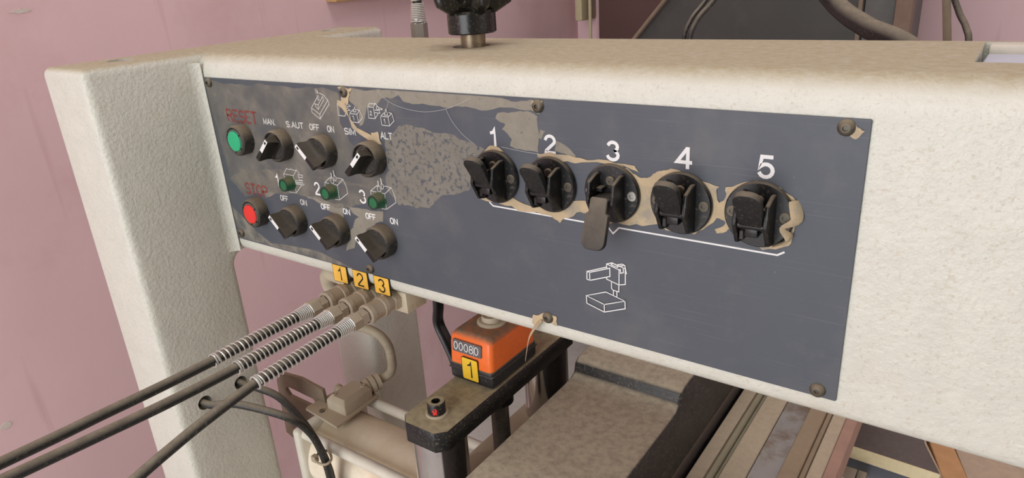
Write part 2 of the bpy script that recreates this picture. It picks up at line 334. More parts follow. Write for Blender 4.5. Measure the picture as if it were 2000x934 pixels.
PIC = {'block':[[(157.9,-20.8),(167.9,-25.7),(167.2,-30.0),(157.7,-24.6),(157.9,-20.8),(169.4,-9.5)],[(167.9,-25.7),(181.3,-12.6),(182.2,-16.0),(167.2,-30.0)],[(171.0,-7.0),(174.7,-8.0),(177.3,-8.8),(178.9,-10.8),(181.3,-12.6)],[(164.0,-16.6),(167.7,-17.8),(167.3,-21.4),(176.0,-12.9),(175.7,-9.7)],[(164.0,-16.6),(164.2,-18.7),(167.2,-21.6)],[(167.7,-17.8),(175.7,-9.7)],[(167.4,-3.7),(168.1,-7.4)],[(169.4,-3.5),(169.5,-7.3)],[(170.9,-4.7),(170.1,-7.8)],[(169.1,-9.0),(169.3,-13.2),(171.1,-12.7),(171.0,-9.1)]],'cubes_a':[[(192.5,-14.7),(191.9,-25.0),(199.7,-25.2),(201.2,-23.0)],[(201.8,-12.6),(204.7,-14.7),(209.0,-16.1),(204.8,-17.0),(202.7,-16.0),(204.0,-14.8)],[(201.3,-17.9),(204.6,-18.2),(207.6,-19.8),(202.8,-20.4),(200.5,-18.4)],[(206.4,-22.4),(215.3,-22.5),(215.8,-29.6),(206.2,-29.4),(206.4,-22.4),(211.8,-18.6)],[(215.3,-22.5),(219.3,-18.9),(221.7,-24.8),(215.8,-29.6)],[(214.8,-18.5),(219.3,-18.9)],[(209.7,-24.8),(210.8,-24.2),(211.1,-27.6)],[(214.1,-16.5),(213.0,-18.6),(211.4,-20.5),(215.0,-20.5),(214.5,-18.5),(214.1,-16.5)]],'cubes_b':[[(228.9,-15.6),(235.6,-15.5),(236.1,-24.7),(228.7,-24.8),(228.9,-15.6),(231.8,-12.3),(233.2,-13.0),(234.9,-12.3),(236.1,-12.9),(238.4,-12.1)],[(235.6,-15.5),(238.7,-12.3),(240.8,-14.2)],[(240.3,-20.4),(236.1,-24.7)],[(231.1,-19.5),(232.1,-18.7),(232.9,-19.6),(230.9,-22.0),(233.4,-22.0)],[(239.5,-14.7),(242.0,-14.8),(242.2,-16.8),(239.4,-16.7),(239.5,-14.7)],[(241.9,-15.2),(246.1,-16.1),(245.6,-16.8),(242.2,-16.8)],[(237.1,-17.6),(242.7,-17.7),(242.9,-19.7),(236.7,-19.8)],[(243.1,-22.1),(251.7,-22.2),(252.0,-29.4),(243.4,-29.4),(243.1,-22.1),(248.0,-19.0)],[(251.7,-22.2),(256.2,-19.0),(257.8,-25.0),(252.0,-29.4)],[(252.9,-18.5),(256.2,-19.0)],[(246.5,-25.0),(247.6,-24.2),(247.7,-27.5)],[(250.6,-16.0),(249.3,-18.5),(248.0,-20.8),(251.7,-20.8),(251.2,-18.4),(250.6,-16.0)]],'lamp_1':[[(100.8,-87.3),(106.7,-81.2),(110.0,-82.2),(113.3,-81.1),(117.1,-82.0),(121.4,-81.2)],[(101.1,-91.0),(100.8,-87.3),(115.2,-87.3),(121.4,-81.2),(124.5,-84.5)],[(115.2,-87.3),(115.1,-104.4)],[(104.7,-104.8),(115.1,-104.4),(125.7,-95.2)],[(122.8,-85.4),(129.3,-85.3),(128.6,-87.7),(122.6,-87.8),(122.8,-85.4)],[(123.0,-88.4),(123.9,-90.3),(128.4,-90.4)],[(117.1,-91.5),(127.8,-90.8),(127.9,-92.5),(117.1,-93.2),(117.1,-91.5)],[(116.9,-94.0),(130.1,-93.6),(128.8,-94.8),(117.1,-95.2)]],'lamp_2':[[(158.8,-91.9),(159.3,-88.6),(176.4,-88.9),(184.8,-82.5),(188.0,-89.8),(188.1,-95.2),(176.1,-102.8),(169.9,-103.3)],[(159.3,-88.6),(168.7,-82.2)],[(175.7,-82.0),(181.1,-82.0),(184.8,-82.5)],[(176.4,-88.9),(176.1,-102.8)],[(168.4,-83.5),(171.4,-82.5),(172.7,-85.0),(171.6,-87.7),(168.8,-88.0),(168.3,-85.5),(168.4,-83.5)],[(173.8,-80.3),(176.0,-80.7),(176.3,-83.2),(175.0,-85.0),(173.3,-84.6),(173.8,-80.3)],[(170.1,-78.2),(170.1,-82.4)],[(174.0,-75.5),(174.3,-79.9)],[(170.9,-78.1),(170.8,-82.3)],[(174.7,-75.4),(175.1,-79.9)]],'drill':[[(432.6,-120.8),(448.6,-114.2),(448.7,-120.5),(432.7,-127.0),(430.3,-126.5),(430.5,-120.5),(432.6,-120.8),(432.7,-127.0)],[(430.5,-120.5),(446.3,-113.8)],[(446.3,-114.4),(446.3,-111.4),(450.6,-109.7),(460.6,-112.2),(460.6,-123.9),(455.8,-125.4),(446.2,-123.0),(446.2,-121.4)],[(446.3,-111.4),(455.9,-113.9),(455.8,-125.4)],[(455.9,-113.9),(456.9,-113.4),(457.1,-116.2),(459.3,-115.2),(459.1,-112.5)],[(449.9,-110.6),(451.4,-110.0),(455.2,-111.1),(454.9,-112.1),(453.4,-112.0),(449.9,-111.2),(449.9,-110.6)],[(454.9,-110.2),(458.4,-109.0),(460.3,-109.6),(461.6,-115.7)],[(455.9,-111.2),(459.6,-109.7)],[(450.2,-124.4),(450.2,-129.2),(451.5,-130.2),(455.8,-130.5),(455.9,-125.7)],[(451.7,-130.1),(451.7,-133.7)],[(454.4,-130.6),(454.4,-134.4)],[(444.4,-143.0),(430.0,-139.3),(445.8,-132.8),(460.6,-136.5),(444.4,-143.0),(444.4,-149.0),(460.8,-142.3),(460.6,-136.5)],[(430.0,-139.3),(430.3,-145.3),(444.4,-149.0)]]}
FILM = {'top':[(209.8,-1.2),(242.4,-0.6),(264.1,-0.5),(288.3,-0.2),(339.2,-0.6),(356.9,-0.9),(390.4,-0.9),(391.3,-7.8),(384.5,-8.8),(341.2,-10.3),(322.8,-9.6),(309.9,-11.0),(286.9,-9.9),(269.7,-8.9),(265.3,-4.0),(257.6,-7.0),(246.6,-7.6),(240.2,-12.5),(228.3,-15.2),(220.4,-30.7),(216.1,-32.4),(217.4,-21.3),(206.0,-9.7)],'speckle':[(244.3,-41.2),(261.1,-29.0),(270.4,-27.0),(290.8,-29.3),(315.5,-30.5),(334.0,-35.8),(347.4,-39.5),(337.7,-45.5),(333.4,-56.1),(328.4,-73.6),(318.2,-77.7),(300.9,-81.4),(285.2,-94.7),(270.4,-96.9),(249.8,-97.1),(240.1,-86.8),(238.2,-75.4),(243.7,-66.3),(242.6,-51.0)],'over_one':[(360.2,-12.6),(374.7,-10.5),(387.2,-9.2),(394.4,-12.1),(393.7,-37.5),(370.0,-35.0),(371.8,-30.1),(363.7,-23.6),(366.9,-19.8),(358.5,-15.7)],'near_two':[(408.6,-27.9),(415.8,-30.4),(423.9,-37.0),(422.7,-39.0),(407.1,-34.6)],'small':[(395.9,-21.1),(400.2,-21.9),(396.9,-27.9),(394.9,-26.9)],'wedge':[(145.2,-85.3),(162.5,-82.1),(182.6,-83.3),(218.7,-82.8),(217.7,-87.8),(190.2,-87.4),(164.4,-86.5)],'mid':[(129.0,-106.0),(180.4,-106.2),(177.1,-121.4),(163.2,-117.2),(148.0,-110.9),(131.7,-107.8)],'lower':[(185.9,-107.5),(213.9,-107.4),(230.3,-105.9),(228.7,-115.3),(220.2,-117.7),(207.8,-124.9),(200.9,-131.3),(198.4,-137.0),(191.4,-136.1),(186.1,-147.9),(173.1,-153.6),(175.9,-147.6),(183.4,-139.7),(183.8,-131.0),(191.9,-120.2),(198.4,-116.0),(190.5,-113.0)],'corner':[(0.3,-133.1),(35.4,-156.2),(58.0,-166.5),(83.7,-163.5),(131.1,-161.2),(179.7,-169.7),(194.5,-170.8),(143.8,-170.1),(4.1,-169.7)],'lamp_one':[(30.1,-93.1),(90.7,-83.6),(131.5,-86.4),(125.0,-97.2),(99.2,-108.3),(64.9,-116.1),(32.4,-111.8),(8.7,-103.8)]}
TAN = {'sim':[(193.4,-11.8),(202.4,-12.7),(202.6,-23.7),(212.8,-34.1),(227.7,-38.5),(239.7,-46.0),(229.3,-45.3),(215.7,-39.7),(206.7,-34.6),(204.7,-24.9),(197.7,-18.4),(192.9,-16.0)],'sim2':[(228.9,-37.0),(237.8,-35.4),(239.7,-45.7),(232.3,-44.3)],'row':[(452.3,-38.8),(457.8,-39.0),(463.2,-41.5),(469.7,-45.8),(478.2,-44.8),(482.3,-41.1),(486.4,-39.8),(497.4,-38.6),(509.2,-42.0),(522.7,-45.6),(520.9,-48.3),(523.2,-55.7),(525.9,-53.4),(526.4,-45.6),(534.4,-42.3),(547.5,-39.2),(557.9,-41.6),(565.0,-46.1),(569.1,-51.0),(570.3,-60.0),(566.8,-68.0),(564.9,-76.0),(550.4,-81.4),(534.5,-74.6),(529.6,-71.4),(522.3,-75.7),(521.2,-72.9),(527.6,-67.8),(521.8,-65.8),(518.2,-70.3),(508.7,-78.5),(483.9,-75.6),(468.8,-78.1),(448.5,-81.4),(450.9,-70.4)],'below':[(333.5,-76.4),(342.2,-77.6),(368.7,-73.6),(391.0,-76.3),(412.6,-72.4),(433.1,-67.2),(432.9,-76.9),(424.8,-76.6),(419.7,-80.8),(409.9,-86.9),(405.7,-84.9),(390.7,-81.8),(368.2,-80.4),(349.3,-79.9)],'above_one':[(338.0,-46.2),(345.6,-41.9),(352.3,-36.3),(360.1,-37.1),(364.4,-39.7),(352.8,-40.8),(342.8,-46.5)],'above_two':[(393.1,-38.3),(403.7,-36.2),(424.0,-37.7),(441.4,-37.3),(467.2,-39.0),(470.8,-42.7),(445.2,-39.7),(423.8,-42.0),(411.8,-41.5),(393.8,-41.2)],'corner_tr':[(588.2,-0.8),(592.7,-3.2),(597.3,-6.1),(593.5,-10.7),(588.9,-7.3),(585.0,-5.4)],'mid_top':[(391.0,-1.4),(399.3,-1.0),(399.8,-7.5),(396.4,-10.2),(390.6,-8.4)],'s2top':[(196.3,-1.0),(213.6,-1.1),(208.3,-8.9),(205.7,-15.4),(198.6,-13.6),(199.9,-7.6)],'mid_bot':[(382.6,-166.8),(391.7,-163.2),(403.6,-163.3),(404.2,-171.4),(397.3,-170.1),(388.0,-171.7),(383.3,-178.3),(380.7,-174.5)]}
# ------------------------------------------------------------------ the room
FZ = -1050
def wall(name, b, m): return structure(finish(box(BM(), *b), name, m, smooth=0))
wall('floor', (-600,3500,-2800,1700,FZ-100,FZ), 'concrete')
wall('ceiling', (-600,3500,-2800,1700,1950,2050), 'ceil')
wl = wall('wall_left', (-600,-500,-2800,1700,FZ,1950), 'pink')
wall('wall_back', (-500,3500,1590,1690,FZ,1950), 'pink')
wall('wall_right', (3400,3500,-2800,1590,FZ,1950), 'grey_wall')
wf = wall('wall_front', (-500,3400,-2800,-2700,FZ,1950), 'grey_wall')
boolean(wf, [finish(box(BM(), -480,1200,-2900,-2600,-980,1560), 'cut', 'grey_wall', smooth=0)])
wn = structure(finish(box(box(box(box(box(BM(), -480,1200,-2720,-2690,-1020,-980), -480,1200,-2720,-2690,1520,1560), -480,-440,-2720,-2690,-980,1520), 1160,1200,-2720,-2690,-980,1520), 345,375,-2715,-2695,-980,1520), 'door_1', 'cream_plain', smooth=0))
for y, z, ry, rz, s in [(47,66,15,2.6,1),(-139,-514,9,4.5,2)]:                       # chipped spots in the left wall's paint
    p = torn([(y+ry*c, z+rz*d) for c, d in ((-1,0),(-.4,.9),(.5,1),(1,.2),(.6,-.8),(-.3,-1))], s, 2)
    finish(prism(BM(), [tuple(q) for q in p], 'x', -500.6, -499.4), 'bare_plaster_patch', 'plaster', wl, 0)
tag(finish(box(BM(), -500,-470,596,980,37,75,3), 'wooden_batten', 'wood'), 'pale wooden batten fixed on the pink wall above the machine', 'batten')

# ------------------------------------------------------------------ the machine frame
fr = thing('machine_frame', 'cream hammered-paint machine frame, crossbeam joined to a broad upright at left', 'machine', (-40,80,FZ))
def at(o, p=(-40,80,FZ)): o.location = -Vector(p)*K; return o       # part meshes of the frame are given in room coordinates
def part(bm, name, m, **k): return at(finish(bm, name, m, fr, **k))
def side_poly():
    return [(-108,FZ),(-4,FZ)]+arc(11,-205,15,180,90)+arc(152,-205,15,90,0)+[(167,FZ),(262,FZ),(262,22.5),(-108,22.5)]
def side(x0, x1): return prism(BM(), side_poly(), 'x', x0, x1, 8, 4)
sf = part(side(-88,-8), 'side_frame', 'cream')
part(prism(BM(), [(-8.6,-.5),(-8.6,-20),(-8.05,-19)]+arc(4,-11,12,180,112,10)+[(-.4,-.5)], 'z', -186, 14), 'weld_fillet', 'cream')
cut = []
for y, x in ((-50,-56),(256-0,-88)):
    pass
cut.append(at(finish(rod(BM(), (-50,-52,-40), (-50,-52,60), 11), 'cut', 'cream')))
cut.append(at(finish(rod(BM(), (-55,215,-40), (-55,215,60), 11), 'cut', 'cream')))
cut.append(at(finish(rod(BM(), (-60,-76,-339), (30,-76,-339), 8), 'cut', 'cream')))
cut.append(at(finish(rod(BM(), (-60,-31,-339), (30,-31,-339), 8), 'cut', 'cream')))
for c in cut: c.parent = fr
boolean(sf, cut)
for x, y in ((-50,-52),(-55,215)): part(rod(BM(), (x,y,-39), (x,y,20.8), 10.9), 'hole_shade_plug', 'dark')  # dark plugs fill the cut holes, standing for the shade inside
part(side(1250,1330), 'side_frame', 'cream')
prof = arc(149,3,19,0,90,6)+arc(20.5,3,19,90,180,8)+arc(13.5,-175,12,180,270,6)+arc(156,-175,12,270,360,6)
cb = part(prism(BM(), prof, 'x', -9, 1251), 'crossbeam', 'cream')
c1 = at(finish(box(BM(), 637,905,56,144,-30,60), 'cut', 'cream')); c1.parent = fr
c2 = at(finish(rod(BM(), (268,92,-60), (268,92,60), 16.5), 'cut', 'cream')); c2.parent = fr
boolean(cb, [c1, c2])
part(box(BM(), 640,903,132,143.5,9,21.5,1), 'slot_rail', 'cream_plain')
part(prism(BM(), [(60,-12),(60,20.8),(117,18.4),(117,-12)], 'x', 640, 903, 1, 1), 'slot_cover', 'blue_grey')
part(box(BM(), 238,318,-34,240,FZ,-404,4), 'bed_block', 'dusty_grey')
part(box(BM(), 318.5,545,-50,560,FZ,-442,4), 'bed_table', 'dusty_grey')
for i, (x, d) in enumerate(((149.5,'1'),(177.5,'2'),(205.5,'3'))):
    s = part(prism(BM(), rrect(x,x+20,-189,-170.6,1.2), 'y', -.1, 1.1), 'number_sticker', 'print_black', smooth=0); s['label'] = 'yellow sticker numbered %s above the air hose' % d
    f = finish(prism(BM(), rrect(x+.6,x+19.4,-188.4,-171.2,.8), 'y', -.25, 0), 'sticker_face', 'amber', s, 0)
    wd = {'1':3.4,'2':7.2,'3':7.2}[d]
    finish(words(BM(), d, x+10-wd/2, -186, 12.4, 1.5, -.4, wd), 'printed_digit', 'print_black', s, 0)

# ------------------------------------------------------------------ the control panel
cp = thing('control_console', 'slate-blue control plate with white lettering and peeling film, screwed to the beam', 'control panel', (300,1.5,-171))
def cpart(bm, name, m, **k): return at(finish(bm, name, m, cp, **k), (300,1.5,-171))
cpart(prism(BM(), rrect(0,600,-171,0,1), 'y', 0, 1.5, .25, 1), 'plate', 'plate')
scr = None
for x, z in ((8.5,-4.9),(203,-4.9),(395.5,-5.2),(588.3,-4.9),(8.9,-163.6),(203.6,-165.3),(395.7,-166.2),(589.2,-166.3)):
    bm = lathe(BM(), [(4.6,0),(4.6,.7),(4.3,1.6),(3.4,2.6),(2.3,3.0),(1.6,3.0),(1.5,1.6),(0,1.6)], (0,0,0), n=24)
    if scr is None: scr = cpart(bm, 'panel_screw', 'screw'); s = scr
    else: bm.free(); s = scr.copy(); C.objects.link(s)
    s.location = Vector((x-300, -1.5, z+171))*K
FILM['left'] = [(2,-2),(60,-4),(120,-3),(196,-6),(192,-30),(214,-62),(236,-76),(232,-96),(200,-104),(168,-112),(120,-106),(60,-112),(30,-120),(8,-104)]
for k, (key, poly) in enumerate(FILM.items()):
    m = 'haze' if key == 'left' else 'film_speck' if key == 'speckle' else 'film_thin' if key in ('lamp_one','corner','wedge') else 'film'
    cpart(film(BM(), torn(poly, k+3, 3, .08, True), -.06-.01*k), 'film_residue', m, smooth=0)
for k, (key, poly) in enumerate(TAN.items()):
    o = cpart(film(BM(), torn(poly, k+40, 2, .14, key not in ('corner_tr','mid_top','s2top')), -.25-.02*k, .2, .5, k), 'torn_film', 'tan', smooth=0); o['label'] = 'torn tan strip of protective film'
for t, x, z, wd, h, st, m in [('RESET',28,-41.2,47,11,2,'red_ink'),('STOP',33.2,-115.6,35.5,11,2,'red_ink'),('MAN.',85,-40.2,17,5,1.05,'ink_dull'),('S.AUT',118.6,-40.4,23.6,5,1.05,'ink_dull'),('OFF',151.1,-40.4,12.6,5,1.05,'ink_dull'),
    ('ON',174.6,-40.4,8.2,5,1.05,'ink_dull'),('SIM',196.6,-40.6,13,5,1.05,'ink_dull'),('ALT',239.8,-40.7,12.8,5,1.05,'ink_dull'),
    ('OFF',88.6,-115.3,11.4,5,1.05,'ink_dull'),('ON',118.7,-115.4,8.8,5,1.05,'ink_dull'),('OFF',148.4,-115.4,12,5,1.05,'ink'),('ON',178.5,-115.6,8.4,5,1.05,'ink'),('OFF',207.7,-115.5,12,5,1.05,'ink'),('ON',237.8,-115.4,8.4,5,1.05,'ink')]:
    cpart(words(BM(), t, x, z, h, st, -.2, wd), 'lettering', m, smooth=0)
for d, x, z, wd, h, st in [('1',87.2,-100.6,3.2,11.2,1.7),('2',144,-101.6,6.2,11.2,1.7),('3',203.6,-101.2,6.8,11.2,1.7),('1',353.4,-36,4,12,2.25),('2',400,-36.6,7.6,11.6,2.25),('3',448,-36.6,7.6,11.6,2.25),('4',495.6,-36.6,9,12,2.25),('5',544.8,-36.6,8,11.8,2.25)]:
    cpart(words(BM(), d, x, z, h, st, -.22, wd), 'printed_number', 'ink', smooth=0)
cpart(strokes(BM(), [[(347.5,-80.5),(350.7,-83),(447,-83.4),(451.4,-88),(455.8,-83.2),(559,-83.1),(562.7,-80.6)]], 1.15, -.2), 'bracket_line', 'ink', smooth=0)
for k, ls in PIC.items():
    cpart(strokes(BM(), ls, .72 if k == 'drill' else .62, -.21), 'pictogram', 'ink' if k == 'drill' else 'ink_dull', smooth=0)
cpart(strokes(BM(), [[(x+59.2, z-.1) for x, z in l] for l in PIC['lamp_2']], .62, -.21), 'pictogram', 'ink_dull', smooth=0)
for pts in ([(243.1,-1.5),(251.9,-8.6),(267.2,-13.6),(289.4,-15.6),(309.6,-12.9),(326.2,-7.6),(338.2,-2.5)],[(313.3,-12),(318.3,-21),(327.5,-30.2),(338.5,-36.9)],[(362.6,-36.3),(382.6,-38),(396.3,-38.4)],[(253.9,-9.8),(251.8,-14.5),(248.6,-17.3)]):
    cpart(tube(BM(), [(x,-.6,z) for x, z in pts], .13, 5, 6), 'loose_fibre', 'ink_dull')
# strip of film hanging from the lower middle screw
bm = tube(BM(), [(390,-1,-169),(386,-4,-175),(380.5,-5,-185),(378,-6,-197),(376,-6,-207)], lambda t: 3.4-2.2*t, 8, 6, flat=.12)
o = cpart(bm, 'torn_film', 'tan'); o['label'] = 'narrow strip of film hanging below the panel edge'

# ------------------------------------------------------------------ push buttons
def button(x, z, m, label):
    t = thing('push_button', label, 'push button', (x,0,z))
    finish(lathe(BM(), [(15,0),(15,9),(14.4,10.8),(13.4,11.5),(12.4,11.2),(11.8,9.8),(0,9.8)], n=48), 'collar', 'collar', t)
    finish(lathe(BM(), [(11.7,9.8),(11.7,11),(11.2,11.6),(10.2,11.6)]+[(10.2,10.8),(0,10.8)], n=40), 'lens_rim', 'lens_rim', t)
    finish(lathe(BM(), [(9.9,10.8),(9.9,12),(9.2,12.8),(0,13.2)], n=40), 'lens', m, t)
    bm = BM()
    for a in (35,150,265,320):
        c, s = math.cos(math.radians(a)), math.sin(math.radians(a)); box(bm, 10.7*c-.7,10.7*c+.7,-12.1,-11.5,10.7*s-.9,10.7*s+.9)
    finish(bm, 'rim_notches', 'black_clean', t, 0)
button(49.2,-57.6,'green','green round push button beneath the red word RESET')
button(49.8,-132.4,'red','red round push button beneath the red word STOP')

# ------------------------------------------------------------------ selector switches
def selector(label, x, z, ang):
    t = thing('selector_switch', label, 'selector switch', (x,0,z), 'black selector switches on the control plate')
    finish(lathe(BM(), [(15,0),(15,9),(14.5,10.8),(13.6,11.6),(12.8,11.4),(12.2,9.2),(11.8,9.2),(11.4,10),(0,9.8)], n=48), 'collar', 'collar', t)
    bm = BM(); rows = []
    for y, L_, w_, sh in ((-9,23,15,0),(-12,23.5,9,0),(-16,25,6.4,0),(-21,27,5.6,0),(-24,27,4.8,0)):
        rows.append([bm.verts.new(Vector(p)*K) for p in ((-L_/2,y,-w_/2),(-L_/6,y,-w_/2*.8),(L_/6,y,-w_/2*.8),(L_/2,y,-w_/2),(L_/2,y,w_/2),(L_/6,y,w_/2*.8),(-L_/6,y,w_/2*.8),(-L_/2,y,w_/2))])
    rows[-1] = rows[-1]
    for A, B in zip(rows, rows[1:]):
        for i in range(8): bm.faces.new((A[i], A[(i+1)%8], B[(i+1)%8], B[i]))
    bm.faces.new(rows[0]); bm.faces.new(rows[-1])
    h = finish(bm, 'handle', 'handle', t, 25)
    mk = finish(box(BM(), -2,13.2,-24.25,-23.9,-1.9,1.9), 'white_marker', 'white', h, 0); mk['label'] = 'white pointer bar'
    finish(box(BM(), 8.6,11.4,-24.4,-24.1,-1,1), 'marker_notch', 'print_black', h, 0)
    h.rotation_euler = (0,-math.radians(ang),0)
    return t
S0 = selector('black selector switch beneath the words MAN. and S.AUT, pointer turned right',108.6,-57.7,45)
for lb, x, z, a in [('black selector switch beneath the block pictogram, left of SIM switch',168,-57.9,135),('black selector switch beneath SIM and ALT, strip of torn film lying over it',228,-58,45),
    ('black selector switch right beside the red button',108.8,-132.2,135),('dusty black selector switch in the middle of the lower row',168.4,-132.2,135),('dusty black selector switch last at right in the lower row',227.6,-132.6,135)]:
    c = copy_tree(S0); c.location = Vector((x,0,z))*K; c['label'] = lb
    for ch in c.children:
        if ch.name.startswith('handle'): ch.rotation_euler = (0,-math.radians(a),0)

# ------------------------------------------------------------------ indicator lamps
def lamp(label, x, z):
    t = thing('indicator_lamp', label, 'indicator lamp', (x,0,z), 'green indicator lamps on the control plate')
    finish(lathe(BM(), [(7.4,0),(7.4,.8),(6.7,.9),(6.3,8.6),(5.6,9.2),(4.7,9.2),(4.5,8.6),(0,8.6)], n=36), 'lens_cap', 'lamp_green', t)
    finish(lathe(BM(), [(6.25,9),(6.0,9.4),(4.8,9.4),(4.6,8.9)], n=36), 'front_rim', 'lamp_rim', t)
    finish(lathe(BM(), [(4.5,8.6),(4.4,8.9),(0,9.1)], n=30), 'lens_face', 'lamp_face', t)
    return t
P0 = lamp('leftmost green indicator lamp, above the switch beside the red button',109,-95.4)
for lb, x in (('middle green indicator lamp of the three',167.9,),('rightmost green indicator lamp, pale film stuck to it',228.6)):
    c = copy_tree(P0); c.location = Vector((x,0,-95.6))*K; c['label'] = lb

# ------------------------------------------------------------------ flip-lever valves
def valve(label, x, z, up):
    t = thing('lever_valve', label, 'lever valve', (x,-.6,z), 'black lever valves on the control plate')
    finish(lathe(BM(), [(20,0),(20,2.2),(19.2,3),(0,3)], n=56), 'base_disc', 'black', t)
    pr = [(-2.8,14),(-7,14.5),(-17,11),(-19,-2),(-12,-15),(-2.8,-17)]
    for xa, xb in ((7.4,10),(-10,-7.6)):
        finish(prism(BM(), pr, 'x', xa, xb, .5, 1), 'cheek', 'black', t)
    for xa in (10.05,-10.05):
        finish(rod(BM(), (xa-.05,-13.5,-3), (xa+.05,-13.5,-3), 1.5, 16), 'pivot_hole', 'dark', t)
    for xs in (15.2,-15.2):
        finish(lathe(BM(), [(3.4,3),(3.4,3.5),(3,3.8),(1.4,3.8),(1.2,3.2),(0,3.2)], (xs,0,.4), n=24), 'rivet', 'screw' if up else 'steel', t)
    finish(lathe(BM(), [(3.3,3),(3.3,4),(2.6,4.6),(.7,4.6),(.6,4),(0,4)], (0,0,9), n=24), 'inner_screw', 'screw', t)
    b = BM(); box(b, -7.6,-3.4,-9,-2.8,2.5,5.5,.4,1); box(b, 3.4,7.5,-8,-2.8,3,5.5,.4,1)
    finish(b, 'stop_lug', 'black', t)
    if up:
        b = BM(); box(b, -3.8,3.8,-14.5,-2.8,-10,-3,.8,2); rod(b, (-7.5,-14.5,-2.6), (7.5,-14.5,-2.6), 2.3, 16); box(b, -7.5,-4.6,-12.5,-3,-13,-7,.5,1)
        finish(b, 'hinge', 'black_clean', t)
        outl = [(-6.4,-1),(6.4,-1),(7.2,5)]+arc(1.4,18.6,6.6,0,90,8)+arc(-1.4,18.6,6.6,90,180,8)+[(-7.2,5)]
        bm = prism(BM(), outl, 'y', -2.2, 2.2, .7, 2)
        lv = finish(bm, 'lever', 'lever', t); lv.location = Vector((0,-15,-1))*K; lv.rotation_euler = (math.radians(31),0,0)
    else:
        b = BM(); rod(b, (-7.5,-14,-2), (7.5,-14,-2), 2.6, 16); box(b, -6.4,6.4,-16.5,-2.8,-4,1,.8,2)
        finish(b, 'hinge', 'black_clean', t)
        outl = [(-6.3,1.5),(-5,3),(5,3),(6.3,1.5),(6.3,-7),(8.2,-8)]+arc(2.8,-25.5,5.6,0,-90,6)+arc(-2.8,-25.5,5.6,-90,-180,6)+[(-8.2,-8),(-6.3,-7)]
        lv = finish(prism(BM(), outl, 'y', -2.2, 2.2, .7, 2), 'lever', 'black_dusty', t); lv.location = Vector((0,-18,-1))*K; lv.rotation_euler = (math.radians(-20),0,0)
    return t
V0 = valve('leftmost black lever valve of the row, under the printed 1, lever raised',356.2,-59,True)
for lb, x in (('second black lever valve from the left, under the printed 2, lever raised',404),('black lever valve right of the folded-down lever, under the printed 4',499.5),('rightmost black lever valve, crumpled film torn at its right rim',547.2)):
    c = copy_tree(V0); c.location = Vector((x,-.6,-59))*K; c['label'] = lb
valve('middle black lever valve with its dusty lever folded down, under the printed 3',451.7,-59,False)
# loose curl of film over the right edge of valve 5
o = cpart(tube(BM(), [(566,-2,-48),(569,-5,-58),(562,-6,-64),(566,-5,-70),(558,-3,-76)], lambda t: 3.2+1.2*math.sin(t*9), 8, 6, flat=.15), 'torn_film', 'tan'); o['label'] = 'crumpled flap of film over the rim of valve 5'

# ------------------------------------------------------------------ air hoses on the manifold
mb = thing('manifold_block', 'dirty cream manifold block under the beam holding three hose couplings', 'manifold', (190,10,-188))
finish(box(BM(), -45,44,0,26,-21,0,.8), 'block', 'zinc_block', mb)
finish(lathe(BM(), [(0,0),(5,0),(5,4),(0,4)], (30,13,-21), (0,0,-1), 6), 'plug', 'black', mb)
def helix(path, r, wire, turns, n=12, m=5):
    P = smooth_path(path, 24); tot = [0]
    for a, b in zip(P, P[1:]): tot.append(tot[-1]+(b-a).length)
    T = turns[-1][1]; pts = []
    N_ = int(T*n)
    for i in range(N_+1):
        k = i/n
        for (s0, k0), (s1, k1) in zip(turns, turns[1:]):
            if k0 <= k <= k1+1e-6: s = (s0+(s1-s0)*(k-k0)/(k1-k0))*tot[-1]; break
        j = max(0, min(len(P)-2, next((q for q in range(len(tot)-1) if tot[q+1] >= s), len(P)-2)))
        f = (s-tot[j])/max(1e-6, tot[j+1]-tot[j]); p = P[j].lerp(P[j+1], f); d = (P[j+1]-P[j]).normalized()
        u = Vector((1,0,0)); u = (u-d*u.dot(d)).normalized(); v = d.cross(u); rr = r(s/tot[-1]) if callable(r) else r
        pts.append(p+(u*math.cos(2*PI*k)+v*math.sin(2*PI*k))*rr)
    return tube(BM(), pts, wire, m, smooth=False)
